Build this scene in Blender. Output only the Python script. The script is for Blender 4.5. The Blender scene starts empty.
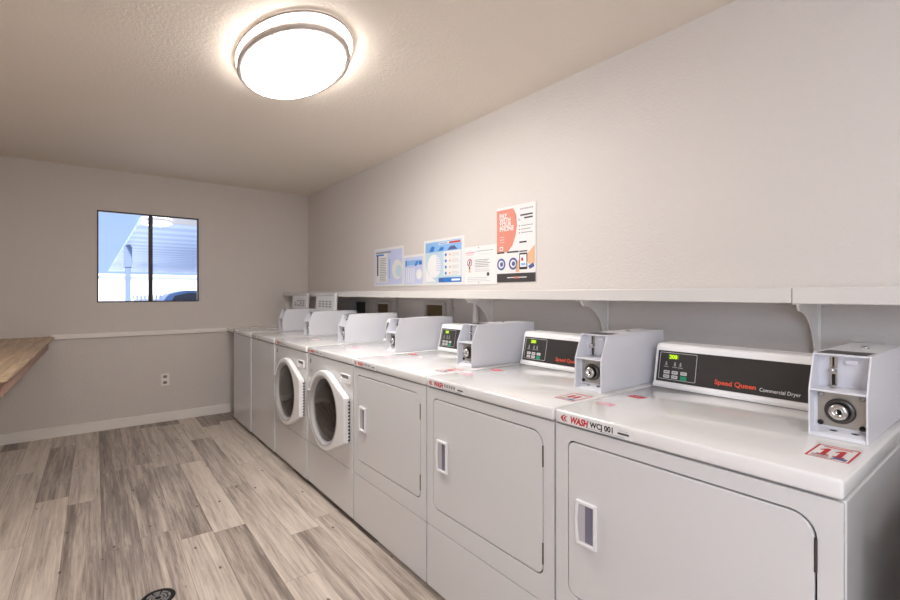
import bpy, bmesh, math, random
from mathutils import Matrix, Vector
random.seed(7)
scn = bpy.context.scene
COL = scn.collection
PI = math.pi
A_X, WALL_X, BACK_Y, EYE, CEIL = 1.11, 1.977, 5.276, 1.255, 2.394
LEFT_X, REAR_Y = -0.93, -2.7
C37, S37 = math.cos(math.radians(37.7)), math.sin(math.radians(37.7))

# ------------------------------------------------------------------ materials
def srgb(r, g, b):
    f = lambda c: (c/255/12.92) if c/255 <= .04045 else ((c/255+.055)/1.055)**2.4
    return (f(r), f(g), f(b), 1)

def mat(name, col, rough=.5, metal=0, spec=.5, emit=None, estr=0, coat=0, trans=0, bump=None, ior=1.45):
    m = bpy.data.materials.new(name); m.use_nodes = True
    nt = m.node_tree; p = nt.nodes['Principled BSDF']
    p.inputs['Base Color'].default_value = col
    p.inputs['Roughness'].default_value = rough
    p.inputs['Metallic'].default_value = metal
    p.inputs['Specular IOR Level'].default_value = spec
    p.inputs['Coat Weight'].default_value = coat
    p.inputs['Transmission Weight'].default_value = trans
    p.inputs['IOR'].default_value = ior
    if emit:
        p.inputs['Emission Color'].default_value = emit
        p.inputs['Emission Strength'].default_value = estr
    if bump:
        sc, st, dist = bump
        n = nt.nodes.new('ShaderNodeTexNoise'); n.inputs['Scale'].default_value = sc
        n.inputs['Detail'].default_value = 3
        tc = nt.nodes.new('ShaderNodeTexCoord'); nt.links.new(tc.outputs['Object'], n.inputs['Vector'])
        b = nt.nodes.new('ShaderNodeBump'); b.inputs['Strength'].default_value = st; b.inputs['Distance'].default_value = dist
        nt.links.new(n.outputs['Fac'], b.inputs['Height']); nt.links.new(b.outputs['Normal'], p.inputs['Normal'])
    return m

def mottled(name, c1, c2, scale, rough=.6, bump=None):
    m = mat(name, c1, rough, bump=bump); nt = m.node_tree; p = nt.nodes['Principled BSDF']
    tc = nt.nodes.new('ShaderNodeTexCoord'); n = nt.nodes.new('ShaderNodeTexNoise'); n.inputs['Scale'].default_value = scale
    mx = nt.nodes.new('ShaderNodeMix'); mx.data_type = 'RGBA'
    nt.links.new(tc.outputs['Object'], n.inputs['Vector']); nt.links.new(n.outputs['Fac'], mx.inputs['Factor'])
    mx.inputs['A'].default_value = c1; mx.inputs['B'].default_value = c2
    nt.links.new(mx.outputs['Result'], p.inputs['Base Color'])
    return m

M = {}
M['wall'] = mottled('wall_paint', srgb(214,208,203), srgb(210,204,199), 1.5, .55, bump=(95, .55, .004))
M['ceiling'] = mottled('ceiling_paint', srgb(232,223,211), srgb(228,219,207), 1.5, .7, bump=(80, .5, .004))
M['trim'] = mat('trim_paint', srgb(238,234,229), .4)
M['shelf'] = mat('shelf_paint', srgb(210,206,202), .35)
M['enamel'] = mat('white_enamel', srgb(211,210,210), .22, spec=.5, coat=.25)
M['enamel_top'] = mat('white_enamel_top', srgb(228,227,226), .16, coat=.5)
M['plastic'] = mat('white_plastic', srgb(233,232,232), .35)
M['grayplastic'] = mat('grey_plastic', srgb(176,174,174), .35)
M['coinbox'] = mat('coin_box_enamel', srgb(216,216,222), .3, coat=.2)
M['black'] = mat('black_fascia', srgb(50,47,46), .35)
M['rubber'] = mat('dark_rubber', srgb(22,21,20), .7)
M['gap'] = mat('gap_shade', srgb(58,54,50), .8)  # dark tone for the shade in door gaps and slot openings
M['chrome'] = mat('chrome', srgb(205,203,200), .18, 1)
M['steel'] = mat('brushed_steel', srgb(176,172,166), .42, .85, bump=(300,.1,.0005))
M['darksteel'] = mat('dark_steel', srgb(95,92,90), .35, .9)
M['nickel'] = mat('brushed_nickel', srgb(196,186,180), .4, .4)
M['red'] = mat('red_print', srgb(190,38,46), .5)
M['pink'] = mat('pink_print', srgb(226,160,176), .5)
M['orange'] = mat('orange_lettering', srgb(222,84,56), .5)
M['whiteprint'] = mat('white_print', srgb(236,236,236), .5)
M['greyprint'] = mat('grey_print', srgb(150,148,150), .5)
M['lightgrey'] = mat('light_grey_print', srgb(200,198,198), .5)
M['blackprint'] = mat('black_print', srgb(38,36,38), .5)
M['green'] = mat('green_button', srgb(30,150,110), .4)
M['lime'] = mat('lime_display', srgb(170,215,30), .4, emit=srgb(180,220,30), estr=.55)
M['displayback'] = mat('display_window', srgb(70,84,20), .3, emit=srgb(110,140,20), estr=.25)
M['paper'] = mat('poster_paper', srgb(228,227,226), .3)
M['salmon'] = mat('salmon_print', srgb(212,136,118), .5)
M['blue'] = mat('blue_print', srgb(50,120,200), .35)
M['palblue'] = mat('pale_blue_print', srgb(138,182,228), .3)
M['paleteal'] = mat('pale_teal_print', srgb(192,216,226), .3)
M['lavender'] = mat('lavender_print', srgb(196,203,234), .3)
M['navy'] = mat('navy_print', srgb(84,98,150), .4)
M['skin'] = mat('tan_print', srgb(222,178,140), .5)
M['charcoal'] = mat('charcoal_print', srgb(66,62,62), .45)
M['brownhole'] = mottled('unpainted_brown', srgb(120,98,66), srgb(88,74,54), 25, .8)
M['greyhole'] = mottled('mottled_grey', srgb(96,90,88), srgb(76,72,70), 15, .8)  # mottled dark grey for the back of the far wall box
M['bronze'] = mat('bronze_frame', srgb(52,45,48), .4, .3)
M['extwhite'] = mat('sunlit_concrete', srgb(225,225,225), .8)
M['extfence'] = mat('white_fence_paint', srgb(225,228,232), .7)
M['soffit'] = mat('grey_soffit', srgb(205,200,196), .6)
M['post'] = mat('post_paint', srgb(112,128,158), .6)
M['carpaint'] = mat('blue_car_paint', srgb(92,128,170), .2, .2, coat=.6)
M['carglass'] = mat('car_glass', srgb(30,42,58), .08)
M['tyre'] = mat('tyre_rubber', srgb(30,30,30), .8)
M['diffuser'] = mat('lamp_diffuser', (1,1,1,1), .4, emit=(1,.97,.945,1), estr=27)
M['rackmetal'] = mat('rack_metal', srgb(70,68,66), .5, .3)
M['rackback'] = mat('rack_back', srgb(60,58,56), .6)
M['rackboard'] = mat('rack_board', srgb(190,186,180), .5)

def thin_glass():
    m = bpy.data.materials.new('window_glass'); m.use_nodes = True; nt = m.node_tree
    for n in list(nt.nodes): nt.nodes.remove(n)
    o = nt.nodes.new('ShaderNodeOutputMaterial'); mx = nt.nodes.new('ShaderNodeMixShader')
    fr = nt.nodes.new('ShaderNodeFresnel'); fr.inputs['IOR'].default_value = 1.62
    t = nt.nodes.new('ShaderNodeBsdfTransparent'); g = nt.nodes.new('ShaderNodeBsdfGlossy'); g.inputs['Roughness'].default_value = 0.0
    nt.links.new(fr.outputs[0], mx.inputs[0]); nt.links.new(t.outputs[0], mx.inputs[1]); nt.links.new(g.outputs[0], mx.inputs[2])
    nt.links.new(mx.outputs[0], o.inputs[0]); return m
M['glass'] = thin_glass()
M['doorglass'] = mat('smoked_glass', srgb(62,57,55), .05, trans=.55, ior=1.5)

def floor_mat():
    m = bpy.data.materials.new('vinyl_planks'); m.use_nodes = True; nt = m.node_tree; L = nt.links.new
    N = lambda t: nt.nodes.new(t)
    p = nt.nodes['Principled BSDF']
    tc = N('ShaderNodeTexCoord'); sp = N('ShaderNodeSeparateXYZ'); L(tc.outputs['Object'], sp.inputs[0])
    W, LEN = .155, 1.22
    def math_(op, a, b=None):
        n = N('ShaderNodeMath'); n.operation = op
        for i, v in enumerate((a, b)):
            if v is None: continue
            if isinstance(v, (int, float)): n.inputs[i].default_value = v
            else: L(v, n.inputs[i])
        return n.outputs[0]
    xr = math_('DIVIDE', math_('ADD', sp.outputs[0], 10-.11+.0), W)
    row = math_('FLOOR', xr); fx = math_('FRACT', xr)
    wn = N('ShaderNodeTexWhiteNoise'); wn.noise_dimensions = '1D'; L(row, wn.inputs['W'])
    yr = math_('ADD', math_('DIVIDE', math_('ADD', sp.outputs[1], 20), LEN), math_('MULTIPLY', wn.outputs['Value'], 7.0))
    colm = math_('FLOOR', yr); fy = math_('FRACT', yr)
    cmb = N('ShaderNodeCombineXYZ'); L(row, cmb.inputs[0]); L(colm, cmb.inputs[1])
    wn2 = N('ShaderNodeTexWhiteNoise'); wn2.noise_dimensions = '2D'; L(cmb.outputs[0], wn2.inputs['Vector'])
    rnd = wn2.outputs['Value']
    # seam mask
    ex = math_('MULTIPLY', math_('MINIMUM', fx, math_('SUBTRACT', 1, fx)), W)
    ey = math_('MULTIPLY', math_('MINIMUM', fy, math_('SUBTRACT', 1, fy)), LEN)
    seam = math_('LESS_THAN', math_('MINIMUM', ex, ey), .0012)
    # grain coords
    def noise(sx, sy, detail, rough, dist=0):
        c = N('ShaderNodeCombineXYZ')
        L(math_('MULTIPLY', sp.outputs[0], sx), c.inputs[0]); L(math_('MULTIPLY', sp.outputs[1], sy), c.inputs[1])
        L(math_('MULTIPLY', rnd, 57.0), c.inputs[2])
        n = N('ShaderNodeTexNoise'); n.inputs['Scale'].default_value = 1; n.inputs['Detail'].default_value = detail
        n.inputs['Roughness'].default_value = rough; n.inputs['Distortion'].default_value = dist
        L(c.outputs[0], n.inputs['Vector']); return n.outputs['Fac']
    g1 = noise(95, 2.6, 6, .65, .4); g2 = noise(15, 1.0, 3, .6, .6); g3 = noise(34, 1.5, 4, .7, 1.2); g4 = noise(300, 12, 3, .7)
    v = math_('ADD', math_('MULTIPLY', rnd, .36), math_('MULTIPLY', g2, .62))
    v = math_('ADD', v, math_('MULTIPLY', g1, .40))
    v = math_('ADD', v, math_('MULTIPLY', g3, .55))
    v = math_('ADD', v, math_('MULTIPLY', g4, .22))
    v = math_('SUBTRACT', v, .585)
    cr = N('ShaderNodeValToRGB'); L(v, cr.inputs[0])
    e = cr.color_ramp.elements
    e[0].position = .12; e[0].color = srgb(92,82,76)
    e[1].position = .88; e[1].color = srgb(224,212,199)
    e2 = e.new(.33); e2.color = srgb(140,127,118)
    e3 = e.new(.52); e3.color = srgb(188,175,163)
    e4 = e.new(.66); e4.color = srgb(209,196,183)
    # knots : small dark flecks
    vo = N('ShaderNodeTexVoronoi'); vo.inputs['Scale'].default_value = 1
    c = N('ShaderNodeCombineXYZ'); L(math_('MULTIPLY', sp.outputs[0], 11), c.inputs[0]); L(math_('MULTIPLY', sp.outputs[1], 5.5), c.inputs[1]); L(c.outputs[0], vo.inputs['Vector'])
    kn = math_('MULTIPLY', math_('LESS_THAN', vo.outputs['Distance'], .075), .75)
    dark = math_('MAXIMUM', math_('MULTIPLY', seam, .5), kn)
    mx = N('ShaderNodeMix'); mx.data_type = 'RGBA'; L(dark, mx.inputs['Factor']); L(cr.outputs[0], mx.inputs['A']); mx.inputs['B'].default_value = srgb(70,58,52)
    L(mx.outputs['Result'], p.inputs['Base Color'])
    p.inputs['Roughness'].default_value = .42
    b = N('ShaderNodeBump'); b.inputs['Strength'].default_value = .25; b.inputs['Distance'].default_value = .002
    L(math_('SUBTRACT', g1, seam), b.inputs['Height']); L(b.outputs['Normal'], p.inputs['Normal'])
    return m
M['floor'] = floor_mat()

def counter_mat():
    m = mat('wood_laminate', srgb(190,165,135), .45); nt = m.node_tree; p = nt.nodes['Principled BSDF']; L = nt.links.new
    tc = nt.nodes.new('ShaderNodeTexCoord'); mp = nt.nodes.new('ShaderNodeMapping'); mp.inputs['Scale'].default_value = (26, 1.6, 26)
    L(tc.outputs['Object'], mp.inputs[0]); n = nt.nodes.new('ShaderNodeTexNoise'); n.inputs['Scale'].default_value = 1.6; n.inputs['Detail'].default_value = 6; n.inputs['Distortion'].default_value = .8
    L(mp.outputs[0], n.inputs['Vector'])
    r = nt.nodes.new('ShaderNodeValToRGB'); r.color_ramp.elements[0].position = .3; r.color_ramp.elements[0].color = srgb(150,124,98)
    r.color_ramp.elements[1].position = .72; r.color_ramp.elements[1].color = srgb(206,182,152)
    L(n.outputs['Fac'], r.inputs[0]); L(r.outputs[0], p.inputs['Base Color']); return m
M['laminate'] = counter_mat()
M['fasciawood'] = mottled('reddish_wood', srgb(176,142,126), srgb(150,118,104), 18, .55)

def ribbed_mat():
    m = mat('ribbed_metal_roof', srgb(190,208,238), .5); nt = m.node_tree; p = nt.nodes['Principled BSDF']; L = nt.links.new
    tc = nt.nodes.new('ShaderNodeTexCoord'); w = nt.nodes.new('ShaderNodeTexWave'); w.bands_direction = 'Y'; w.inputs['Scale'].default_value = .3
    L(tc.outputs['Object'], w.inputs['Vector'])
    mx = nt.nodes.new('ShaderNodeMix'); mx.data_type = 'RGBA'; L(w.outputs['Fac'], mx.inputs['Factor'])
    mx.inputs['A'].default_value = srgb(168,190,226); mx.inputs['B'].default_value = srgb(205,220,245)
    L(mx.outputs['Result'], p.inputs['Base Color']); return m
M['ribbed'] = ribbed_mat()

# ------------------------------------------------------------------ helpers
def link(o, parent=None):
    COL.objects.link(o)
    if parent: o.parent = parent
    return o
def tag(o, label=None, cat=None, group=None, kind=None):
    if label: o['label'] = label
    if cat: o['category'] = cat
    if group: o['group'] = group
    if kind: o['kind'] = kind
    return o
def empty(name, loc, label, cat, group=None):
    o = bpy.data.objects.new(name, None); COL.objects.link(o); o.location = loc; o.empty_display_size = .1
    return tag(o, label, cat, group)

class MB:
    """collects shapes with materials into one mesh"""
    def __init__(s): s.bm = bmesh.new(); s.mats = []
    def mi(s, m):
        if m not in s.mats: s.mats.append(m)
        return s.mats.index(m)
    def box(s, x0, x1, y0, y1, z0, z1, m, bevel=0, seg=2):
        b = bmesh.new(); bmesh.ops.create_cube(b, size=1)
        bmesh.ops.scale(b, vec=(x1-x0, y1-y0, z1-z0), verts=b.verts)
        bmesh.ops.translate(b, vec=((x0+x1)/2, (y0+y1)/2, (z0+z1)/2), verts=b.verts)
        if bevel: bmesh.ops.bevel(b, geom=b.edges[:], offset=bevel, segments=seg, affect='EDGES', profile=.5)
        return s.add(b, m)
    def add(s, b, m, Mx=None, smooth=False):
        i = s.mi(m)
        for f in b.faces: f.material_index = i; f.smooth = smooth
        if Mx is not None: bmesh.ops.transform(b, matrix=Mx, verts=b.verts)
        me = bpy.data.meshes.new('t'); b.to_mesh(me); b.free(); s.bm.from_mesh(me); bpy.data.meshes.remove(me); return s
    def prism(s, pts, axis, lo, hi, m, bevel=0, seg=2):
        """pts 2D polygon; axis 'Y': pts=(x,z); 'X': pts=(y,z); 'Z': pts=(x,y)"""
        b = bmesh.new()
        mk = {'Y': lambda p, t: (p[0], t, p[1]), 'X': lambda p, t: (t, p[0], p[1]), 'Z': lambda p, t: (p[0], p[1], t)}[axis]
        v0 = [b.verts.new(mk(p, lo)) for p in pts]; v1 = [b.verts.new(mk(p, hi)) for p in pts]
        b.faces.new(v0); b.faces.new(v1[::-1]); n = len(pts)
        for i in range(n): b.faces.new((v0[i], v1[i], v1[(i+1) % n], v0[(i+1) % n]))
        bmesh.ops.recalc_face_normals(b, faces=b.faces)
        if bevel: bmesh.ops.bevel(b, geom=b.edges[:], offset=bevel, segments=seg, affect='EDGES', profile=.5)
        return s.add(b, m)
    def cyl(s, c, axis, r, h, m, r2=None, seg=32, bevel=0):
        b = bmesh.new(); bmesh.ops.create_cone(b, cap_ends=True, segments=seg, radius1=r, radius2=r if r2 is None else r2, depth=h)
        if bevel: bmesh.ops.bevel(b, geom=[e for e in b.edges if len(e.link_faces)==2 and any(len(f.verts) > 4 for f in e.link_faces)], offset=bevel, segments=2, affect='EDGES')
        R = {'Z': Matrix(), 'X': Matrix.Rotation(PI/2, 4, 'Y'), 'Y': Matrix.Rotation(-PI/2, 4, 'X')}[axis]
        for f in b.faces: pass
        return s.add(b, m, Matrix.Translation(c) @ R, smooth=False)
    def lathe(s, prof, m, Mx, seg=48, ell=0, prop=0):
        b = bmesh.new(); rings = []
        for r, z in prof:
            if r < 1e-6: rings.append([b.verts.new((0, 0, z))])
            else: rings.append([b.verts.new((r*math.cos(2*PI*k/seg), (r*(1+prop)+ell)*math.sin(2*PI*k/seg), z)) for k in range(seg)])
        for a, c in zip(rings, rings[1:]):
            for k in range(seg):
                k2 = (k+1) % seg
                if len(a) == 1 and len(c) == 1: continue
                if len(a) == 1: b.faces.new((a[0], c[k], c[k2]))
                elif len(c) == 1: b.faces.new((a[k], c[0], a[k2]))
                else: b.faces.new((a[k], c[k], c[k2], a[k2]))
        bmesh.ops.recalc_face_normals(b, faces=b.faces)
        return s.add(b, m, Mx, smooth=True)
    def torus(s, R, r, m, Mx, seg=48, rs=10):
        prof = [(R + r*math.cos(2*PI*k/rs), r*math.sin(2*PI*k/rs)) for k in range(rs+1)]
        return s.lathe(prof, m, Mx, seg)
    def plate(s, loops, depth, m, Mx, bevel=0.0):
        """loops: outline + holes in local XY; front face at z=depth, back at 0"""
        cu = bpy.data.curves.new('t', 'CURVE'); cu.dimensions = '2D'; cu.fill_mode = 'BOTH'
        for lp in loops:
            sp = cu.splines.new('POLY'); sp.points.add(len(lp)-1)
            for i, (x, y) in enumerate(lp): sp.points[i].co = (x, y, 0, 1)
            sp.use_cyclic_u = True
        cu.extrude = depth/2 - bevel; cu.bevel_depth = bevel; cu.offset = -bevel; cu.bevel_resolution = 1
        return s.curve(cu, m, Mx @ Matrix.Translation((0, 0, depth/2)))
    def curve(s, cu, m, Mx):
        ob = bpy.data.objects.new('t', cu); COL.objects.link(ob)
        dg = bpy.context.evaluated_depsgraph_get(); dg.update()
        me = bpy.data.meshes.new_from_object(ob.evaluated_get(dg))
        i = s.mi(m); b = bmesh.new(); b.from_mesh(me)
        bmesh.ops.remove_doubles(b, verts=b.verts, dist=1e-6)
        bpy.data.objects.remove(ob); bpy.data.curves.remove(cu); bpy.data.meshes.remove(me)
        return s.add(b, m, Mx)
    def text(s, body, size, m, Mx, bold=0.0, align='LEFT', depth=.0003, shear=0, xs=1.0):
        cu = bpy.data.curves.new('t', 'FONT'); cu.body = body; cu.size = size; cu.align_x = align
        cu.offset = bold; cu.extrude = depth/2; cu.shear = shear; cu.resolution_u = 3
        return s.curve(cu, m, Mx @ Matrix.Diagonal((xs, 1, 1, 1)))
    def rect(s, M_, p0, q0, p1, q1, m, lay=1):
        b = bmesh.new(); z = lay*.0004
        vs = [b.verts.new(v) for v in ((p0,q0,z),(p1,q0,z),(p1,q1,z),(p0,q1,z))]; b.faces.new(vs)
        return s.add(b, m, M_)
    def poly(s, M_, pts, m, lay=1):
        b = bmesh.new(); z = lay*.0004
        b.faces.new([b.verts.new((x, y, z)) for x, y in pts]); bmesh.ops.recalc_face_normals(b, faces=b.faces)
        return s.add(b, m, M_)
    def build(s, name, parent=None, label=None):
        me = bpy.data.meshes.new(name); s.bm.normal_update(); s.bm.to_mesh(me); s.bm.free()
        for m in s.mats: me.materials.append(m)
        o = bpy.data.objects.new(name, me); link(o, parent)
        if label: o['label'] = label
        return o

def rrect(x0, y0, x1, y1, r, n=6):
    if not isinstance(r, (list, tuple)): r = [r]*4   # bl, br, tr, tl
    out = []
    for (cx, cy, a0, rr) in ((x0+r[0], y0+r[0], PI, r[0]), (x1-r[1], y0+r[1], 1.5*PI, r[1]), (x1-r[2], y1-r[2], 0, r[2]), (x0+r[3], y1-r[3], .5*PI, r[3])):
        for k in range(n+1):
            a = a0 + k/n*PI/2; out.append((cx+rr*math.cos(a), cy+rr*math.sin(a)))
    return out
def circ(cx, cy, r, n=40): return [(cx+r*math.cos(2*PI*k/n), cy+r*math.sin(2*PI*k/n)) for k in range(n)]
def basis(o, x, y, z):
    m = Matrix((Vector(x).to_4d(), Vector(y).to_4d(), Vector(z).to_4d(), Vector(o).to_4d())).transposed()
    m[3][0]=m[3][1]=m[3][2]=0; m[3][3]=1; return m
def face_negx(x, y, z): return basis((x, y, z), (0,-1,0), (0,0,1), (-1,0,0))    # p -> -Y, q -> Z
def face_up(x, y, z): return basis((x, y, z), (0,-1,0), (1,0,0), (0,0,1))       # p -> -Y, q -> +X
def face_negy(x, y, z): return basis((x, y, z), (1,0,0), (0,0,1), (0,-1,0))
def unproj_x(u, v, X):
    """point on the plane X=const seen at photo pixel (u, v)"""
    t = (u-450)/460; Y = X*(C37-t*S37)/(S37+t*C37); d = X*S37+Y*C37
    return Y, EYE+(293.3-v)*d/460

# ------------------------------------------------------------------ room
def struct(o): o['kind'] = 'structure'; return o
struct(MB().box(LEFT_X-.1, WALL_X+.12, REAR_Y-.1, BACK_Y+.12, -.1, 0, M['floor']).build('floor'))
struct(MB().box(LEFT_X-.1, WALL_X+.12, REAR_Y-.1, BACK_Y+.12, CEIL, CEIL+.12, M['ceiling']).build('ceiling'))
struct(MB().box(WALL_X, WALL_X+.12, REAR_Y-.1, BACK_Y+.12, 0, CEIL, M['wall']).build('wall_right'))
WX0, WX1, WZ0, WZ1 = .018, .842, 1.172, 2.016
mb = MB(); mb.plate([[(LEFT_X, 0), (WALL_X, 0), (WALL_X, CEIL), (LEFT_X, CEIL)], [(WX0, WZ0), (WX1, WZ0), (WX1, WZ1), (WX0, WZ1)]], .12, M['wall'], face_negy(0, BACK_Y+.12, 0))
struct(mb.build('wall_back'))
struct(MB().box(LEFT_X-.1, WALL_X+.12, REAR_Y-.1, REAR_Y, 0, CEIL, M['wall']).build('wall_rear'))
# left wall with an added, unseen window that brings in bluish fill light
RY0, RY1, RZ0, RZ1 = -2.2, -.6, .95, 2.1
FL_ = basis((LEFT_X-.1, 0, 0), (0,1,0), (0,0,1), (1,0,0))
mb = MB(); mb.plate([[(REAR_Y, 0), (BACK_Y, 0), (BACK_Y, CEIL), (REAR_Y, CEIL)], [(RY0, RZ0), (RY1, RZ0), (RY1, RZ1), (RY0, RZ1)]], .1, M['wall'], FL_)
struct(mb.build('wall_left'))
def window(name, x0, x1, z0, z1, y, fw):
    root = bpy.data.objects.new(name, None); COL.objects.link(root); struct(root)
    mb = MB(); mb.plate([[(x0, z0), (x1, z0), (x1, z1), (x0, z1)], [(x0+fw, z0+fw), (x1-fw, z0+fw), (x1-fw, z1-fw), (x0+fw, z1-fw)]], .04, M['bronze'], face_negy(0, y+.04, 0))
    xm = (x0+x1)/2; mb.build('window_frame', root)
    MB().box(xm-.017, xm+.017, y+.002, y+.038, z0+fw, z1-fw, M['bronze'], .002).build('mullion', root)
    for a, b in ((x0+fw, xm-.017), (xm+.017, x1-fw)):
        mb = MB(); mb.poly(face_negy(0, y+.02, 0), [(a, z0+fw), (b, z0+fw), (b, z1-fw), (a, z1-fw)], M['glass'], 0); mb.build('window_pane', root)
    return root
window('window_1', WX0, WX1, WZ0, WZ1, BACK_Y+.012, .011)
root = window('added_window', RY0, RY1, RZ0, RZ1, 0, .03)
root.location = (LEFT_X-.03, 0, 0); root.rotation_euler = (0, 0, PI/2)
struct(MB().box(LEFT_X, 1.14, BACK_Y-.014, BACK_Y, 0, .09, M['trim'], .003).build('baseboard_back'))
struct(MB().box(LEFT_X, LEFT_X+.014, REAR_Y, BACK_Y-.014, 0, .09, M['trim'], .003).build('baseboard_left'))
struct(MB().box(LEFT_X+.014, WALL_X, REAR_Y, REAR_Y+.014, 0, .09, M['trim'], .003).build('baseboard_rear'))
struct(MB().box(-.30, 1.10, BACK_Y-.022, BACK_Y, .853, .893, M['trim'], .004).build('trim_1'))          # rail
struct(MB().box(1.10, WALL_X, 4.935, BACK_Y, .860, .897, M['trim'], .006).build('trim_2'))              # ledge behind the last washer

# ------------------------------------------------------------------ machines
edges = [.229, .917, 1.602, 2.295, 2.970, 3.640, 4.290, 4.925]
TOP, SEAM = .905, .863

def coin_box(root, w, y0=.018, detail=True):
    """box on the near end of the machine top"""
    BX, BW, Z = .288, .112, TOP+.001
    y1 = y0+BW; prof = [(0,0), (0,.113), (.037,.2), (.43,.2), (.43,0)]
    P = [(BX+x, Z+z) for x, z in prof]
    mb = MB(); c = M['coinbox']
    mb.prism(P, 'Y', y0, y0+.004, c, .001, 1); mb.prism(P, 'Y', y1-.004, y1, c, .001, 1)
    mb.box(BX+.037, BX+.43, y0+.003, y1-.003, Z+.196, Z+.2, c)
    mb.box(BX+.425, BX+.43, y0+.003, y1-.003, Z, Z+.198, c)
    mb.box(BX+.002, BX+.08, y0+.003, y1-.003, Z+.110, Z+.115, c, .001, 1)          # divider
    mb.prism([(BX+.075, Z+.113), (BX+.08, Z+.113), (BX+.08, Z+.198), (BX+.062, Z+.198)], 'Y', y0+.003, y1-.003, c)
    mb.box(BX+.032, BX+.036, y0+.003, y1-.003, Z, Z+.112, c)
    mb.prism([(BX+.002, Z), (BX+.036, Z), (BX+.036, Z+.022), (BX+.006, Z+.008)], 'Y', y0+.003, y1-.003, c)
    box = mb.build('coin_box', root)
    F = face_negx(BX+.032, y1, Z)      # p from the far side (0) to the near side (BW)
    mb = MB(); mb.plate([rrect(.012, .024, BW-.008, .106, .004)], .002, M['steel'], F); mb.build('steel_plate', box, 'brushed steel plate')
    mb = MB(); Fl = face_negx(BX+.030, y1-BW/2+.0, Z+.064)
    mb.lathe([(.0, 0), (.030, 0), (.030, .006), (.024, .012), (.020, .007), (0, .007)], M['darksteel'], Fl, 32)
    mb.lathe([(.0, .007), (.019, .007), (.019, .020), (.016, .024), (.008, .024), (.007, .017), (0, .017)], M['chrome'], Fl, 28)
    mb.poly(Fl @ Matrix.Translation((0,0,.0176)), [(-.003,-.006), (.003,-.006), (.002,.006), (-.002,.006)], M['rubber'])
    mb.build('lock', box, 'round chrome key lock')
    if detail:
        for p, q in ((.018, .030), (BW-.015, .030), (.018, .100), (BW-.015, .100)):
            mb = MB(); mb.lathe([(0, .002), (.006, .002), (.006, .005), (.004, .007), (0, .007)], M['rubber'] if q < .05 else M['steel'], F @ Matrix.Translation((p, q, 0)), 14); mb.build('bolt', box)
    mb = MB(); Fu = face_negx(BX+.0605, y1, Z)
    mb.rect(Fu, .030, .118, .044, .192, M['chrome'], 1); mb.rect(Fu, .033, .122, .040, .148, M['rubber'], 2); mb.rect(Fu, .034, .166, .038, .19, M['rubber'], 2)
    mb.box(BX+.046, BX+.074, y1-.041, y1-.033, Z+.117, Z+.122, M['chrome'])
    mb.lathe([(0, 0), (.007, 0), (.007, .012), (.004, .016), (0, .016)], M['chrome'], Fu @ Matrix.Translation((.035, .158, 0)), 16)
    mb.build('coin_slot', box, 'chrome coin slot')
    mb = MB(); mb.plate([rrect(.060, .176, .084, .186, .0049)], .0035, M['coinbox'], Fu @ Matrix.Translation((0, 0, .002))); mb.build('return_button', box)
    mb = MB(); mb.poly(face_up(BX+.045, y1-.006, Z+.2), [(0, 0), (BW-.018, 0), (BW-.014, .085), (.004, .085)], M['black'], 1); mb.build('top_window', box, 'dark strip on the top of the box')
    mb = MB(); mb.lathe([(0,0), (.009,0), (.009,.004), (.004,.006), (.004,.002), (0,.002)], M['chrome'], Matrix.Translation((BX+.25, y0+BW*.45, Z+.2)), 16); mb.build('lid_lock', box)
    mb = MB()
    for p in (.045, .085):
      mb = MB(); mb.poly(basis((BX+.0215, y1, Z+.0155), (0,-1,0), (.906,0,.423), (-.423,0,.906)), [(p+.008*math.cos(a*PI/6), .003*math.sin(a*PI/6)) for a in range(12)], M['gap'], 2)
      mb.build('drain_slot', box)
    return box

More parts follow.
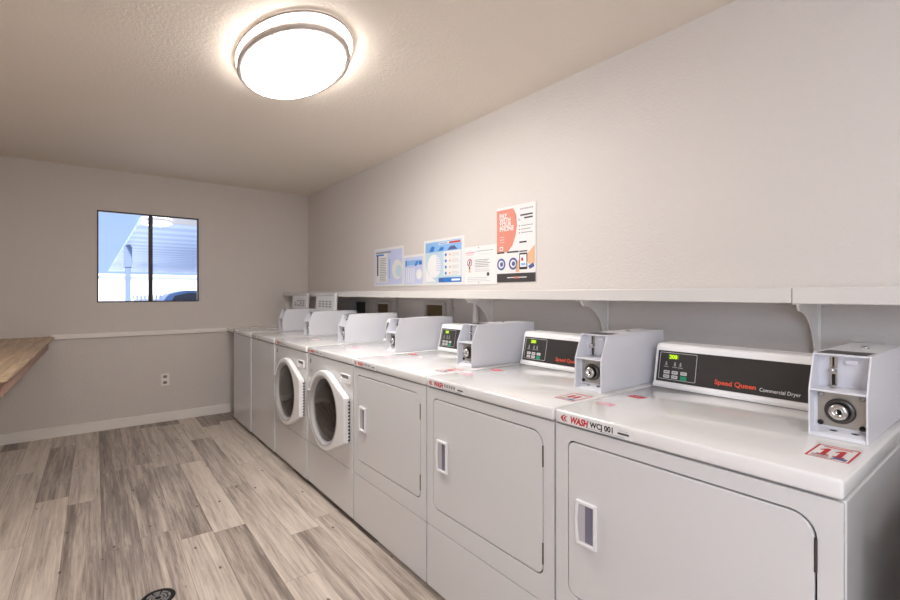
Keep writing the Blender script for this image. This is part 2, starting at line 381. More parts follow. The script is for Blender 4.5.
def console(root, w, speed_text=True, kind='Dryer'):
    prof = [(.560, TOP+.001), (.558, .918), (.566, .925), (.590, 1.044), (.594, 1.058), (.604, 1.065), (.70, 1.065), (.715, 1.055), (.715, TOP+.001)]
    mb = MB(); mb.prism(prof, 'Y', .158, w-.004, M['plastic'], .0025, 2); con = mb.build('console', root)
    d = Vector((.612-.588, 0, 1.044-.925)); Hh = d.length; d.normalize(); n = Vector((-d.z, 0, d.x))
    F = basis((.566, w-.014, .925), (0,-1,0), d, n); W = w-.014-.162
    mb = MB(); mb.plate([rrect(0, .003, W, Hh-.004, .003)], .0012, M['black'], F)
    mb.plate([rrect(.008, .012, .142, Hh-.010, .004), rrect(.0095, .0135, .1405, Hh-.0115, .003)], .0004, M['lightgrey'], F @ Matrix.Translation((0,0,.0012)))
    fas = mb.build('control_fascia', con, 'black fascia strip')
    F2 = F @ Matrix.Translation((0, 0, .0014))
    mb = MB(); mb.rect(F2, .040, .088, .078, .106, M['displayback'], 0); mb.text('200', .0195, M['lime'], F2 @ Matrix.Translation((.043, .0895, .0006)), bold=.0005); mb.build('display', fas_parent(con, fas), 'lime green lit display')
    mb = MB()
    for p in (.034, .066, .086):
        mb.poly(F2, [(p-.004, .063), (p+.004, .063), (p+.002, .078), (p-.002, .078)], M['greyprint'], 1)
        mb.rect(F2, p-.009, .057, p+.009, .060, M['greyprint'], 1)
    mb.build('indicator_icons', con)
    for p in (.038, .068, .1):
        for q in (.023, .039):
            g = (p == .1 and q < .03)
            mb = MB(); mb.plate([rrect(p-.011, q-(.008 if g else .006), p+.011, q+.006, .002, 3)], .0014, M['green'] if g else M['lightgrey'], F2)
            if not g: mb.rect(F2 @ Matrix.Translation((0,0,.0014)), p-.007, q-.001, p+.007, q+.0012, M['charcoal'], 1)
            mb.build('button', con, 'green start button' if g else None)
    if speed_text:
        mb = MB(); mb.text('Speed Queen', .0225, M['orange'], F2 @ Matrix.Translation((.205, .020, 0)), bold=.0004, xs=1.02); mb.build('brand_lettering', con, 'orange lettering Speed Queen')
        mb = MB(); mb.text('Commercial '+kind, .0165, M['whiteprint'], F2 @ Matrix.Translation((.340, .0175, 0)), bold=0.0, xs=.86); mb.build('model_lettering', con, 'thin white lettering')
    return con
def fas_parent(con, fas): return con

def top_slab(root, w, x1=.72):
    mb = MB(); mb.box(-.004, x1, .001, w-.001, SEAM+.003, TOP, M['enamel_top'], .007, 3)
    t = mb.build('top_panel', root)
    for f in t.data.polygons: f.use_smooth = True
    return t

def brand_label(root, w, code=None):
    mb = MB(); F = face_negx(-.0042, w-.014, SEAM+.0085)
    mb.plate([rrect(.004, -.002, .243, .0265, .002, 2)], .0004, M['paper'], F)
    F2 = F @ Matrix.Translation((0, 0, .0006)) 
    for dx_, k in ((.010, 1.0), (.021, .8)):
        mb.poly(F2, [(dx_+x*k, .0125+(y-.0125)*k) for x, y in ((0,.0125), (.009,.021), (.02,.024), (.011,.018), (.008,.0125), (.011,.007), (.019,.002), (.008,.0035))], M['red'])
    mb.text('WASH', .0265, M['red'], F2 @ Matrix.Translation((.044, .0035, 0)), bold=.0011, shear=.22, xs=.80)
    if code: mb.text(code, .0215, M['blackprint'], F2 @ Matrix.Translation((.113, .006, 0)), bold=.0007, xs=.93)
    else:
        for k in range(5): mb.rect(F2, .115+k*.015, .008, .125+k*.015, .020, M['greyprint'])
    mb.rect(F2, .200, .008, .233, .013, M['charcoal']); mb.rect(F2, .200, .017, .230, .0185, M['lightgrey']); mb.rect(F2, .10, .001, .22, .0024, M['greyprint'])
    mb.build('brand_label', root, 'white label with red lettering WASH' + (' and black code '+code if code else ''))

def number_sticker(root, x, y, num=None, m='red', name='number_sticker'):
    """red framed sticker on the top, near right corner"""
    mb = MB(); F = face_up(x, y, TOP); W, H = .075, .112
    mb.plate([rrect(0, 0, W, H, .002, 2)], .0004, M['paper'], F); F2 = F @ Matrix.Translation((0,0,.0004))
    mb.plate([rrect(0, 0, W, H, .002, 2), rrect(.004, .004, W-.004, H-.004, .001, 2)], .0002, M[m], F2)
    mb.rect(F2, .012, .095, .063, .101, M[m])
    if num == '11':
        for c in (.024, .051):
            mb.poly(F2, [(c-.004,.030), (c+.005,.030), (c+.005,.084), (c-.002,.084), (c-.011,.070), (c-.011,.062), (c-.004,.068)], M[m])
            mb.rect(F2, c-.010, .026, c+.011, .034, M[m])
    else:
        mb.rect(F2, .02, .036, .034, .08, M[m]); mb.rect(F2, .042, .036, .056, .08, M[m])
    for k in range(3): mb.rect(F2, .008, .008+k*.007, .038, .011+k*.007, M[m] if k == 1 else M['greyprint'])
    mb.poly(F2, [(.042,.008), (.052,.012), (.068,.008), (.069,.024), (.046,.026)], M['navy'])
    mb.build(name, root, 'red framed number sticker' + (' reading '+num if num else ''))

def faint_stickers(root, w, strong):
    mb = MB(); F = face_up(.150, w-.035, TOP)
    mb.plate([rrect(0, 0, .055, .038, .004, 3)], .0003, M['pink'], F);
    for k in range(4): mb.rect(F @ Matrix.Translation((0,0,.0003)), .006, .006+k*.008, .045-k*.004, .009+k*.008, M['whiteprint'])
    mb.build('notice_sticker', root, 'faded pink notice sticker')
    mb = MB(); F = face_up(.325, w-.038, TOP) 
    mb.plate([[(0,0), (.05,-.004), (.062,.03), (.01,.036)]], .0004, M['red'], F)
    mb.rect(F @ Matrix.Translation((0,0,.0004)), .012, .012, .044, .02, M['pink'])
    mb.build('warning_sticker', root, 'small red sticker')

def shell(root, w, zlow=True):
    mb = MB(); mb.box(.014, .72, 0, w, .03, SEAM-.001, M['enamel'], .003, 2); body = mb.build('cabinet', root)
    mb = MB(); mb.box(.06, .68, .02, w-.02, .0, .03, M['rubber']); mb.build('toe_base', root, 'dark recessed base')
    return body

def rr_front(w): return rrect(.002, .03, w-.002, .286, .003, 2)

def dryer(y, w, label, group, code=None, num=None, by=.018):
    root = empty('commercial_dryer', (A_X, y, 0), label, 'dryer', group)
    shell(root, w)
    F = face_negx(.014, w, 0)     # p from far (left in photo) to near
    hole = rrect(.046, .368, w-.042, .822, [.028,.028,.045,.022])
    mb = MB(); mb.plate([rrect(.002, .289, w-.002, SEAM-.002, .003, 2), hole], .014, M['enamel'], F, .0015); mb.build('front_panel', root)
    mb = MB(); mb.plate([rr_front(w)], .014, M['enamel'], F, .0015); mb.build('lower_panel', root)
    mb = MB(); mb.rect(F, .046, .368, w-.042, .822, M['gap'], 1); mb.build('gap_shade', root, 'dark sheet for the shade in the gap around the door')  # sheet behind the door edge, its colour stands for the gap's shade
    mb = MB(); mb.plate([rrect(.050, .372, w-.046, .818, [.026,.026,.042,.020])], .013, M['enamel'], F @ Matrix.Translation((0,0,.0015)), .0022); door = mb.build('door', root)
    # handle: framed cup with a dark pocket on its right half
    hp, hq, hw, hh = .082, .535, .066, .125
    mb = MB(); FH = F @ Matrix.Translation((hp, hq, .0145))
    out = [(0, .01), (.003, 0), (hw, 0), (hw, hh), (0, hh), (-.004, hh/2)]
    inn = [(.007, .014), (.009, .008), (hw-.007, .008), (hw-.007, hh-.008), (.007, hh-.008), (.003, hh/2)]
    mb.plate([out, inn], .010, M['plastic'], FH, .001)
    b = bmesh.new(); z0 = .0008
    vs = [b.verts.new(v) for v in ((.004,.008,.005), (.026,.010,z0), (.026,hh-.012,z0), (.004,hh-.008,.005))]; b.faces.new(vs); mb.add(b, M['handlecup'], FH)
    mb.rect(FH, .026, .008, hw-.007, hh-.008, M['pocketshade'], 2)
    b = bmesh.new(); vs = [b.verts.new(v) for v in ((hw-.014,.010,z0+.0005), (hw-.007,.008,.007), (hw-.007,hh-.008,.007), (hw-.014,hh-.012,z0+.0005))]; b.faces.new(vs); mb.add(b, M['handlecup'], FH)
    mb.build('handle', door, 'white moulded pull with shadowed pocket')
    for z in (.745, .44):
        mb = MB(); mb.cyl((.001, .0440, z), 'Z', .0032, .066, M['darksteel'], seg=14); mb.build('hinge', door, 'dark metal hinge')
    top_slab(root, w); console(root, w); coin_box(root, w, by); brand_label(root, w, code)
    number_sticker(root, .112, .092, num); faint_stickers(root, w, True)
    return root
M['handlecup'] = mat('handle_cup', srgb(186,182,186), .4)  # shading of the cup slopes put into this grey
M['pocketshade'] = mat('pocket_shade', srgb(120,118,135), .5)  # shade inside the pocket put into a flat colour

def front_loader(y, w, label, group, dx=0):
    root = empty('front_load_washer', (A_X+dx, y, 0), label, 'washing machine', group)
    shell(root, w); F = face_negx(.014, w, 0)
    cp, cq, R = w/2, .560, .235
    mb = MB(); mb.plate([rrect(.002, .289, w-.002, SEAM-.002, .003, 2), circ(cp, cq, .212, 48)], .014, M['enamel'], F, .0015); mb.build('front_panel', root)
    mb = MB(); mb.plate([rr_front(w)], .014, M['enamel'], F, .0015); mb.build('lower_panel', root)
    # drum
    mb = MB(); FD = F @ Matrix.Translation((cp, cq, 0))
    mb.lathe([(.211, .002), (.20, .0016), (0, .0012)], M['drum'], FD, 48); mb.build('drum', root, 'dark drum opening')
    # door ring: circle merged with a squared hinge side by tangent shoulders
    HP, HQ = .300, .130
    a_t = math.atan2(HQ, HP) + math.acos(R/math.hypot(HP, HQ))
    outer = [(cp+R*math.cos(a_t+(2*PI-2*a_t)*k/44), cq+R*math.sin(a_t+(2*PI-2*a_t)*k/44)) for k in range(45)]
    outer += [(cp+HP-.01, cq-HQ), (cp+HP, cq-HQ+.01), (cp+HP, cq+HQ-.01), (cp+HP-.01, cq+HQ)]
    mb = MB(); FR = F @ Matrix.Translation((0, 0, .0165))
    mb.plate([outer, circ(cp, cq, .203, 48)], .036, M['plastic'], FR, .008)
    door = mb.build('door', root, 'white round porthole door with squared hinge side')
    mb = MB(); Fd = F @ Matrix.Translation((cp, cq, .0))
    mb.lathe([(.212, .046), (.207, .054), (.200, .052), (.186, .036), (.183, .030)], M['grayplastic'], Fd, 56); mb.build('door_ring', door, 'grey inner ring')
    mb = MB(); mb.lathe([(.184, .031), (.165, .040), (.12, .046), (.06, .048), (0, .0485)], M['doorglass'], Fd, 56); mb.build('door_glass', door, 'dark domed glass')
    mb = MB()
    seg = [(cp+r*math.cos(a), cq+r*math.sin(a)) for r, rng in ((.236, [PI-.42+k*.06 for k in range(15)]), (.212, [PI+.42-k*.06 for k in range(15)])) for a in rng]
    mb.plate([seg], .012, M['grayplastic'], F @ Matrix.Translation((0,0,.050)), .003); mb.build('handle', door, 'grey grip on the door rim')
    mb = MB()
    for k in range(12): mb.box(-.014, -.003, w-(cp+HP)-.0006, w-(cp+HP)+.003, cq-.115+k*.019, cq-.106+k*.019, M['gap'])
    mb.build('hinge_vents', door, 'dark slots down the hinge side')
    mb = MB(); mb.plate([rrect(.045, .805, .060, .832, .002, 2)], .0006, M['blackprint'], F @ Matrix.Translation((0,0,.014))); mb.build('lock_symbol', root, 'small black symbol')
    mb = MB(); mb.rect(F @ Matrix.Translation((0,0,.014)), .05, .755, .085, .763, M['greyprint']); mb.rect(F @ Matrix.Translation((0,0,.014)), .05, .742, .075, .747, M['greyprint']); mb.build('printed_text', root)
    mb = MB(); FS = F @ Matrix.Translation((w-.155, .755, .014))
    mb.plate([rrect(0, 0, .12, .05, .01), rrect(.012, .024, .108, .044, .006)], .008, M['plastic'], FS, .002)
    mb.plate([rrect(.012, .024, .108, .044, .006)], .001, M['greyprint'], FS)
    mb.build('detergent_drawer', root, 'small white drawer pull')
    top_slab(root, w); console(root, w, False); coin_box(root, w, .040, detail=False); brand_label(root, w)
    mb = MB(); F = face_up(.20, w-.2, TOP); mb.plate([rrect(0,0,.09,.04,.003)], .0003, M['pink'], F); mb.build('notice_sticker', root)
    return root
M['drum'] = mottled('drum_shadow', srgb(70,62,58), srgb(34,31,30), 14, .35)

def top_loader(y, w, label, group, dx=0):
    root = empty('top_load_washer', (A_X+dx, y, 0), label, 'washing machine', group)
    shell(root, w); F = face_negx(.014, w, 0)
    mb = MB(); mb.plate([rrect(.002, .03, w-.002, SEAM-.002, .003, 2)], .014, M['enamel'], F, .0015); mb.build('front_panel', root)
    top_slab(root, w); console(root, w, False)
    # open lid standing at the back, printed instructions on its inner face
    mb = MB(); X = .535
    mb.prism([(X, TOP+.001), (X+.028, TOP+.001), (X+.048, TOP+.352), (X+.020, TOP+.352)], 'Y', .135, w-.085, M['enamel'], .004, 2); lid = mb.build('lid', root, 'open lid standing upright')
    d = Vector((.020, 0, .351)).normalized(); n = Vector((-d.z, 0, d.x))
    FL = basis((X-.0006, w-.085, TOP), (0,-1,0), d, n); W = w-.22
    mb = MB(); mb.plate([rrect(.025, .02, W-.025, .325, .01)], .0012, M['lidinner'], FL); mb.build('lid_liner', lid, 'light grey inner face')
    mb = MB(); FT = FL @ Matrix.Translation((0,0,.0014))
    for r in range(3):
        for k in range(4):
            if random.random() < .9: mb.rect(FT, .08+k*.077, .225+r*.022, .135+k*.077, .238+r*.022, M['greyprint'])
    mb.build('printed_instructions', lid, 'grey printed text')
    mb = MB(); mb.lathe([(0,0), (.011,0), (.009,.006), (0,.007)], M['rubber'], FL @ Matrix.Translation((W-.05, .175, 0)), 14); mb.build('lid_bumper', lid, 'small dark bumper')
    coin_box(root, w, .040, detail=False)
    mb = MB(); FB = face_negx(-.0042, w-.02, SEAM+.012); mb.plate([rrect(0,0,.16,.02,.002,2)], .0004, M['paper'], FB); mb.rect(FB @ Matrix.Translation((0,0,.0004)), .01, .005, .14, .015, M['greyprint']); mb.build('brand_label', root)
    return root
M['lidinner'] = mat('lid_inner_grey', srgb(222,224,225), .35)

def wd(i): return edges[i+1]-edges[i]-.005
G = 'laundry machines in the row along the right wall'
dryer(edges[0], wd(0), 'nearest white dryer, number 11 sticker on its top, black fascia fully in view', G, 'WCJ 001', '11')
dryer(edges[1], wd(1), 'second white dryer from the camera, between the number 11 dryer and the farthest dryer', G, by=.030)
dryer(edges[2], wd(2), 'third and farthest white dryer, directly beside the larger porthole washer', G, by=.040)
front_loader(edges[3], wd(3), 'white porthole washer between the farthest dryer and the other porthole washer', G)
front_loader(edges[4], wd(4), 'white porthole washer farther from the camera, next to the plain fronted washers', G, -.006)
top_loader(edges[5], wd(5), 'plain fronted top load washer with raised lid, beside the farther porthole washer', G, -.012)
top_loader(edges[6], wd(6), 'last top load washer with raised lid, nearest the window wall', G, -.018)

# ------------------------------------------------------------------ shelf with brackets
JOINT = .474; SX = 1.689
def shelf(y0, y1, label, dx=0, dz=0):
    root = empty('wall_shelf', (SX-dx, y0, 1.2245), label, 'shelf', 'white wall shelf boards')
    D = WALL_X-SX+dx-.0015; L = y1-y0
    MB().box(.018, D, .0005, L-.0005, .020, .045+dz, M['shelf'], .0015).build('board', root)
    MB().box(0, .018, 0.0005, L-.0005, 0-dz, .0465+dz, M['shelf'], .0025).build('edge_strip', root)
shelf(JOINT+.001, BACK_Y-.003, 'long white wall shelf running above the machines to the window wall')
shelf(REAR_Y+.8, JOINT-.001, 'near white wall shelf board, right of the joint above the number 11 dryer', .004, .0012)
mb = None
lab = ['white shelf bracket under the shelf joint by the number 11 dryer',
       'white shelf bracket behind the coin box of the second dryer',
       'white shelf bracket right of the tapered pipe under the notices',
       ]
for i, y in enumerate((.482, 1.306, 2.126)):
    mb = MB(); t = .0015; zb = 1.2235; X0 = SX+.03; XW = WALL_X-.001; zl = .235
    root = empty('shelf_bracket', (XW, y, zb), lab[i], 'bracket', 'shelf brackets')
    MB().box(-.004, 0, -.011, .011, -zl, 0, M['trim'], .001).build('wall_leg', root)
    MB().box(-.225, -.004, -.011, .011, -.004, 0, M['trim'], .001).build('shelf_arm', root)
    pts = [(-.21, -.004), (-.004, -.004), (-.004, -.2)]
    n = 10
    for k in range(n+1):
        a = k/n*PI/2; pts.append((-.025-.165*(1-math.cos(a))-.003, -.19+.165*math.sin(a)))
    mb = MB(); mb.prism(pts, 'Y', -.003, .003, M['trim']); mb.build('web', root)

# tapered pipe under the shelf
Yp, _ = unproj_x(475.5, 310, WALL_X-.035)
mb = MB(); mb.lathe([(0,-.30), (.027,-.30), (.026,-.2), (.012,-.02), (.009,0), (0,0)], M['trim'], Matrix.Translation((WALL_X-.035, Yp, 1.2225)), 24)
mb.lathe([(.007,-.012), (.02,-.012), (.02,0), (.007,0)], M['trim'], Matrix.Translation((WALL_X-.035, Yp, 1.2225)), 24)
tag(mb.build('vent_pipe'), 'white tapered pipe below the shelf, under the small paper notice', 'pipe')

# recessed supply boxes on the wall
def supply_box(u0, u1, vtop, m, label, fr=.022):
    y1, z = unproj_x(u0, vtop, WALL_X); y0, z_ = unproj_x(u1, vtop, WALL_X); z = (z+z_)/2
    root = empty('supply_box', (WALL_X, y0, z), label, 'wall box', 'utility boxes recessed behind the machines')
    W = y1-y0; H = .2
    F = face_negx(-.0005, W, -H)
    mb = MB(); mb.plate([rrect(-fr, -fr, W+fr, H+fr, .003, 2), [(0,0), (W,0), (W,H), (0,H)]], .022, M['wallbox'], F, .002); mb.build('frame', root)
    mb = MB(); mb.rect(F, 0, 0, W, H, m, 3); mb.build('back_panel', root, 'unpainted back of the box')
M['wallbox'] = mat('box_trim_paint', srgb(196,190,184), .5)
supply_box(356.5, 367.5, 302, M['greyhole'], 'dark grey wall box farthest from the camera, under the shelf', .010)
supply_box(378.5, 390, 304, M['brownhole'], 'middle wall box, small with a brown back, under the first notice')
supply_box(427.5, 444.5, 305, M['brownhole'], 'nearest and widest wall box with brown back, left of the slim conduit')
for u, lb in ((451.5, 'slim pale conduit down the wall beside the widest wall box'), (396.5, 'slim pale conduit down the wall right of the small brown wall box')):
    y, z = unproj_x(u, 300, WALL_X-.012); mb = MB(); mb.cyl((WALL_X-.012, y, .611), 'Z', .009, 1.22, M['wallbox'], seg=16)
    for zz in (.95, 1.15): mb.box(WALL_X-.023, WALL_X-.001, y-.013, y+.013, zz-.008, zz+.008, M['wallbox'], .002)
    tag(mb.build('conduit'), lb, 'conduit', 'wall conduits')

# ------------------------------------------------------------------ notices on the wall
def poster_root(u0, u1, v0, v1, name, label, cat='poster'):
    """u0,u1 left/right; v0 top at left; v1 bottom at left"""
    yl, zt = unproj_x(u0, v0, WALL_X); _, zb = unproj_x(u0, v1, WALL_X); yr, _ = unproj_x(u1, v0, WALL_X)
    root = empty(name, (WALL_X, yl, zb), label, cat, 'notices on the wall above the shelf')
    W, H = yl-yr, zt-zb
    mb = MB(); mb.plate([rrect(0, 0, W, H, .002, 2)], .004, M['paper'], face_negx(-.0006, 0, 0)); mb.build('sheet', root)
    return root, W, H, face_negx(-.0048, 0, 0)
def lines(mb, F, p0, p1, q0, q1, n, m, lay=2, rag=.25):
    for k in range(n):
        q = q1-(q1-q0)*(k+.5)/n; h = (q1-q0)/n*.38
        mb.rect(F, p0, q-h/2, p1-(p1-p0)*rag*random.random(), q+h/2, m, lay)
# 5: payment poster
r, W, H, F = poster_root(497.6, 536.3, 209, 282.5, 'payment_poster', 'tall salmon and white poster reading pay with your phone')
mb = MB(); sw = [(0, H*.40), (W*.30, H*.40), (W*.42, H*.48), (W*.50, H*.60), (W*.54, H*.73), (W*.52, H*.87), (W*.44, H*.965), (0, H*.965)]
mb.poly(F, sw, M['salmon'], 1)
mb.rect(F, 0, 0, W, H*.115, M['charcoal'], 1)
lines(mb, F, W*.28, W*.78, H*.045, H*.075, 1, M['whiteprint'], 2, 0); mb.rect(F, W*.46, H*.048, W*.58, H*.072, M['salmon'], 3)
for k in range(8): mb.rect(F, W*(.62+k*.042), H*.925, W*(.645+k*.042), H*.945, M['greyprint'], 1)
mb.rect(F, W*.62, H*.845, W*.93, H*.865, M['charcoal'], 1); mb.rect(F, W*.72, H*.805, W*.93, H*.825, M['charcoal'], 1)
for k in range(3):
    mb.poly(F, circ(W*.6, H*(.72-k*.045), W*.014, 10), M['red'], 1); mb.rect(F, W*.64, H*(.715-k*.045), W*(.93-.05*(k%2)), H*(.725-k*.045), M['greyprint'], 1)
mb.rect(F, W*.6, H*.50, W*.78, H*.52, M['blackprint'], 1)
mb.rect(F, 0, H*.385, W*.20, H*.405, M['charcoal'], 2); mb.rect(F, W*.28, H*.385, W*.58, H*.405, M['charcoal'], 2); mb.rect(F, W*.6, H*.385, W*.80, H*.40, M['charcoal'], 2)
for cx in (.12, .44):
    mb.poly(F, circ(W*cx, H*.24, W*.115, 24), M['navy'], 1); mb.poly(F, circ(W*cx, H*.24, W*.075, 20), M['paper'], 2)
    mb.poly(F, circ(W*(cx+.01), H*.24, W*.045, 16), M['navy'], 3)
mb.poly(F, [(W*.5,H*.13), (W*.60,H*.13), (W*.62,H*.30), (W*.54,H*.26)], M['skin'], 1)
mb.poly(F, [(W*.80,H*.36), (W*.98,H*.46), (W*.98,H*.24), (W*.84,H*.22), (W*.78,H*.28)], M['skin'], 1)
mb.poly(F, rrect(W*.60, H*.16, W*.80, H*.37, W*.02), M['blackprint'], 2); mb.rect(F, W*.62, H*.19, W*.78, H*.35, M['whiteprint'], 3)
mb.rect(F, W*.65, H*.27, W*.70, H*.31, M['red'], 4); mb.rect(F, W*.65, H*.21, W*.76, H*.24, M['palblue'], 4)
mb.poly(F, [(W*.82,H*.2), (W*.95,H*.24), (W*.97,H*.19), (W*.86,H*.16)], M['navy'], 2)
mb.poly(F, circ(W*.60, H*.80, W*.05, 14), M['whiteprint'], 2); mb.poly(F, circ(W*.60, H*.80, W*.035, 12), M['lightgrey'], 3)
for k in range(3): mb.rect(F, W*.08, H*(.60-.035*k), W*.2, H*(.605-.035*k), M['whiteprint'], 2)
mb.plate([rrect(W*.08, H*.425, W*.17, H*.475, .003), rrect(W*.095, H*.435, W*.155, H*.465, .002)], .0003, M['whiteprint'], F @ Matrix.Translation((0,0,.0006)))
mb.build('artwork', r)
mb = MB()
for k, wtxt in enumerate(('PAY', 'WITH', 'YOUR', 'PHONE')):
    mb.text(wtxt, .039, M['whiteprint'], F @ Matrix.Translation((W*.075, H*(.855-k*.058), .001)), bold=.0009, xs=.93)
mb.build('lettering', r, 'bold white lettering PAY WITH YOUR PHONE')
# 1
r, W, H, F = poster_root(375, 403.9, 249.6, 286.6, 'laundry_notice', 'pale framed notice at the far left of the row of notices')
mb = MB(); mb.rect(F, W*.04, H*.05, W*.96, H*.93, M['lavender'], 1)
mb.rect(F, W*.07, H*.10, W*.48, H*.86, M['paper'], 2); lines(mb, F, W*.20, W*.45, H*.12, H*.75, 14, M['greyprint'], 3)
mb.rect(F, W*.10, H*.28, W*.15, H*.80, M['charcoal'], 3); mb.rect(F, W*.07, H*.86, W*.6, H*.90, M['greyprint'], 3); mb.rect(F, W*.07, H*.80, W*.35, H*.84, M['blue'], 3)
mb.poly(F, circ(W*.80, H*.42, W*.17, 20), M['paper'], 3); mb.poly(F, circ(W*.86, H*.38, W*.10, 16), M['paleteal'], 4); mb.rect(F, W*.53, H*.2, W*.57, H*.7, M['palblue'], 3)
mb.build('artwork', r)
# 2
r, W, H, F = poster_root(404.2, 424.2, 255.8, 286.0, 'laundry_notice', 'small pale blue notice squeezed between two taller framed notices')
mb = MB(); mb.rect(F, W*.05, H*.06, W*.95, H*.92, M['lavender'], 1); mb.rect(F, W*.1, H*.66, W*.9, H*.82, M['palblue'], 2)
mb.rect(F, W*.1, H*.62, W*.17, H*.82, M['blue'], 3); mb.poly(F, [(W*.55,H*.62), (W*.68,H*.64), (W*.75,H*.80), (W*.63,H*.76)], M['blue'], 3); mb.rect(F, W*.78, H*.66, W*.92, H*.78, M['blue'], 3)
for k in range(5): mb.rect(F, W*(.15+k*.09), H*.1, W*(.19+k*.09), H*.58, M['whiteprint'], 2)
mb.poly(F, circ(W*.78, H*.36, W*.14, 16), M['whiteprint'], 2); mb.build('artwork', r)
# 3
r, W, H, F = poster_root(424.4, 464.4, 241.3, 285.6, 'laundry_notice', 'largest blue and white notice with a blue band at its foot')
mb = MB(); mb.rect(F, W*.05, H*.06, W*.95, H*.94, M['paleteal'], 1); mb.rect(F, W*.05, H*.72, W*.95, H*.94, M['palblue'], 2)
mb.rect(F, W*.40, H*.87, W*.95, H*.92, M['paper'], 3); mb.rect(F, W*.66, H*.875, W*.93, H*.91, M['red'], 4); mb.rect(F, W*.42, H*.885, W*.62, H*.90, M['blue'], 4)
mb.poly(F, [(W*.15,H*.74), (W*.22,H*.86), (W*.30,H*.83), (W*.26,H*.74)], M['blue'], 3); mb.poly(F, [(W*.38,H*.74), (W*.46,H*.82), (W*.54,H*.80), (W*.5,H*.74)], M['blue'], 3)
mb.poly(F, [(W*.62,H*.74), (W*.68,H*.81), (W*.78,H*.82), (W*.86,H*.74)], M['navy'], 3)
mb.poly(F, circ(W*.28, H*.42, W*.18, 20), M['whiteprint'], 3); mb.poly(F, [(W*.06,H*.40), (W*.14,H*.24), (W*.34,H*.08), (W*.06,H*.08)], M['whiteprint'], 4)
mb.rect(F, W*.52, H*.2, W*.93, H*.72, M['paper'], 3)
for k in range(4):
    mb.poly(F, circ(W*.58, H*(.64-k*.13), W*.025, 8), M['blue'], 4); mb.rect(F, W*.66, H*(.62-k*.13), W*.70, H*(.66-k*.13), M['skin'], 4); lines(mb, F, W*.73, W*.92, H*(.60-k*.13), H*(.68-k*.13), 3, M['lightgrey'], 4)
mb.rect(F, W*.40, H*.06, W*.95, H*.16, M['blue'], 4); mb.rect(F, W*.72, H*.09, W*.92, H*.13, M['whiteprint'], 5); mb.rect(F, W*.42, H*.07, W*.46, H*.15, M['navy'], 5); mb.rect(F, W*.48, H*.07, W*.52, H*.15, M['navy'], 5)
lines(mb, F, W*.34, W*.50, H*.3, H*.7, 8, M['lavender'], 4)
mb.build('artwork', r)
# 4
r, W, H, F = poster_root(464.7, 497.3, 247.8, 284.8, 'paper_notice', 'white paper notice with small dark print, left of the salmon poster')
mb = MB(); mb.rect(F, W*.05, H*.83, W*.35, H*.86, M['pink'], 1); mb.rect(F, W*.38, H*.86, W*.9, H*.875, M['greyprint'], 1); mb.rect(F, W*.08, H*.78, W*.3, H*.795, M['pink'], 1); mb.rect(F, W*.5, H*.78, W*.85, H*.79, M['lightgrey'], 1)
mb.plate([circ(W*.18, H*.58, W*.08, 18), circ(W*.18, H*.58, W*.06, 18)], .0003, M['red'], F); mb.poly(F, [(W*.15,H*.52), (W*.19,H*.53), (W*.22,H*.65), (W*.17,H*.62)], M['navy'], 2)
mb.poly(F, [(W*.15,H*.32), (W*.22,H*.32), (W*.20,H*.42), (W*.16,H*.42)], M['skin'], 1); mb.poly(F, circ(W*.18, H*.44, W*.025, 10), M['charcoal'], 1)
lines(mb, F, W*.35, W*.85, H*.44, H*.66, 5, M['greyprint'], 1); lines(mb, F, W*.35, W*.85, H*.32, H*.42, 2, M['lightgrey'], 1)
mb.poly(F, circ(W*.75, H*.26, W*.04, 10), M['charcoal'], 1); lines(mb, F, W*.1, W*.9, H*.07, H*.2, 3, M['lightgrey'], 1)
for q in (.96, .05): mb.poly(F, circ(W*.47, H*q, W*.012, 8), M['rubber'], 2)
mb.build('artwork', r)

# ------------------------------------------------------------------ outlet
root = empty('electrical_outlet', (.547, BACK_Y, .352), 'white double socket outlet low on the window wall', 'outlet')
F = face_negy(-.036, -.0005, 0)
mb = MB(); mb.plate([rrect(0, 0, .072, .117, .004)], .005, M['trim'], F, .0015); mb.build('cover_plate', root)
for q in (.030, .087):
    mb = MB(); F2 = F @ Matrix.Translation((.036, q, .005)); mb.plate([rrect(-.017, -.014, .017, .014, .010)], .0015, M['greyprint'], F2)
    mb.rect(F2, -.009, -.002, -.006, .007, M['rubber'], 5); mb.rect(F2, .006, -.002, .009, .007, M['rubber'], 5); mb.poly(F2, circ(0, -.007, .003, 8), M['rubber'], 5); mb.build('socket', root)

# ------------------------------------------------------------------ folding counter on the left
root = empty('folding_counter', (-.6, 4.0, 0), 'wood laminate folding counter along the left wall with clipped corner', 'counter')
ZT = .879; XL = LEFT_X+.003+.6; 
def cx(x): return x+.6
pts = [(cx(LEFT_X+.004), 2.72-4), (cx(-.395), 2.72-4), (cx(-.306), 2.838-4), (cx(-.276), BACK_Y-.004-4), (cx(LEFT_X+.004), BACK_Y-.004-4)]
mb = MB(); mb.prism(pts, 'Z', ZT-.018, ZT, M['laminate'], .003, 2); mb.build('countertop', root)
mb = MB(); mb.prism([(cx(-.361), 2.975-4), (cx(-.341), 2.975-4), (cx(-.314), BACK_Y-.02-4), (cx(-.334), BACK_Y-.02-4)], 'Z', .770, ZT-.0185, M['fasciawood'], .002); mb.build('apron', root, 'reddish wooden apron under the front edge')
mb = MB(); mb.box(cx(LEFT_X+.005), cx(-.362), 2.976-4, 2.996-4, .770, ZT-.0185, M['fasciawood'], .002); mb.build('end_apron', root)
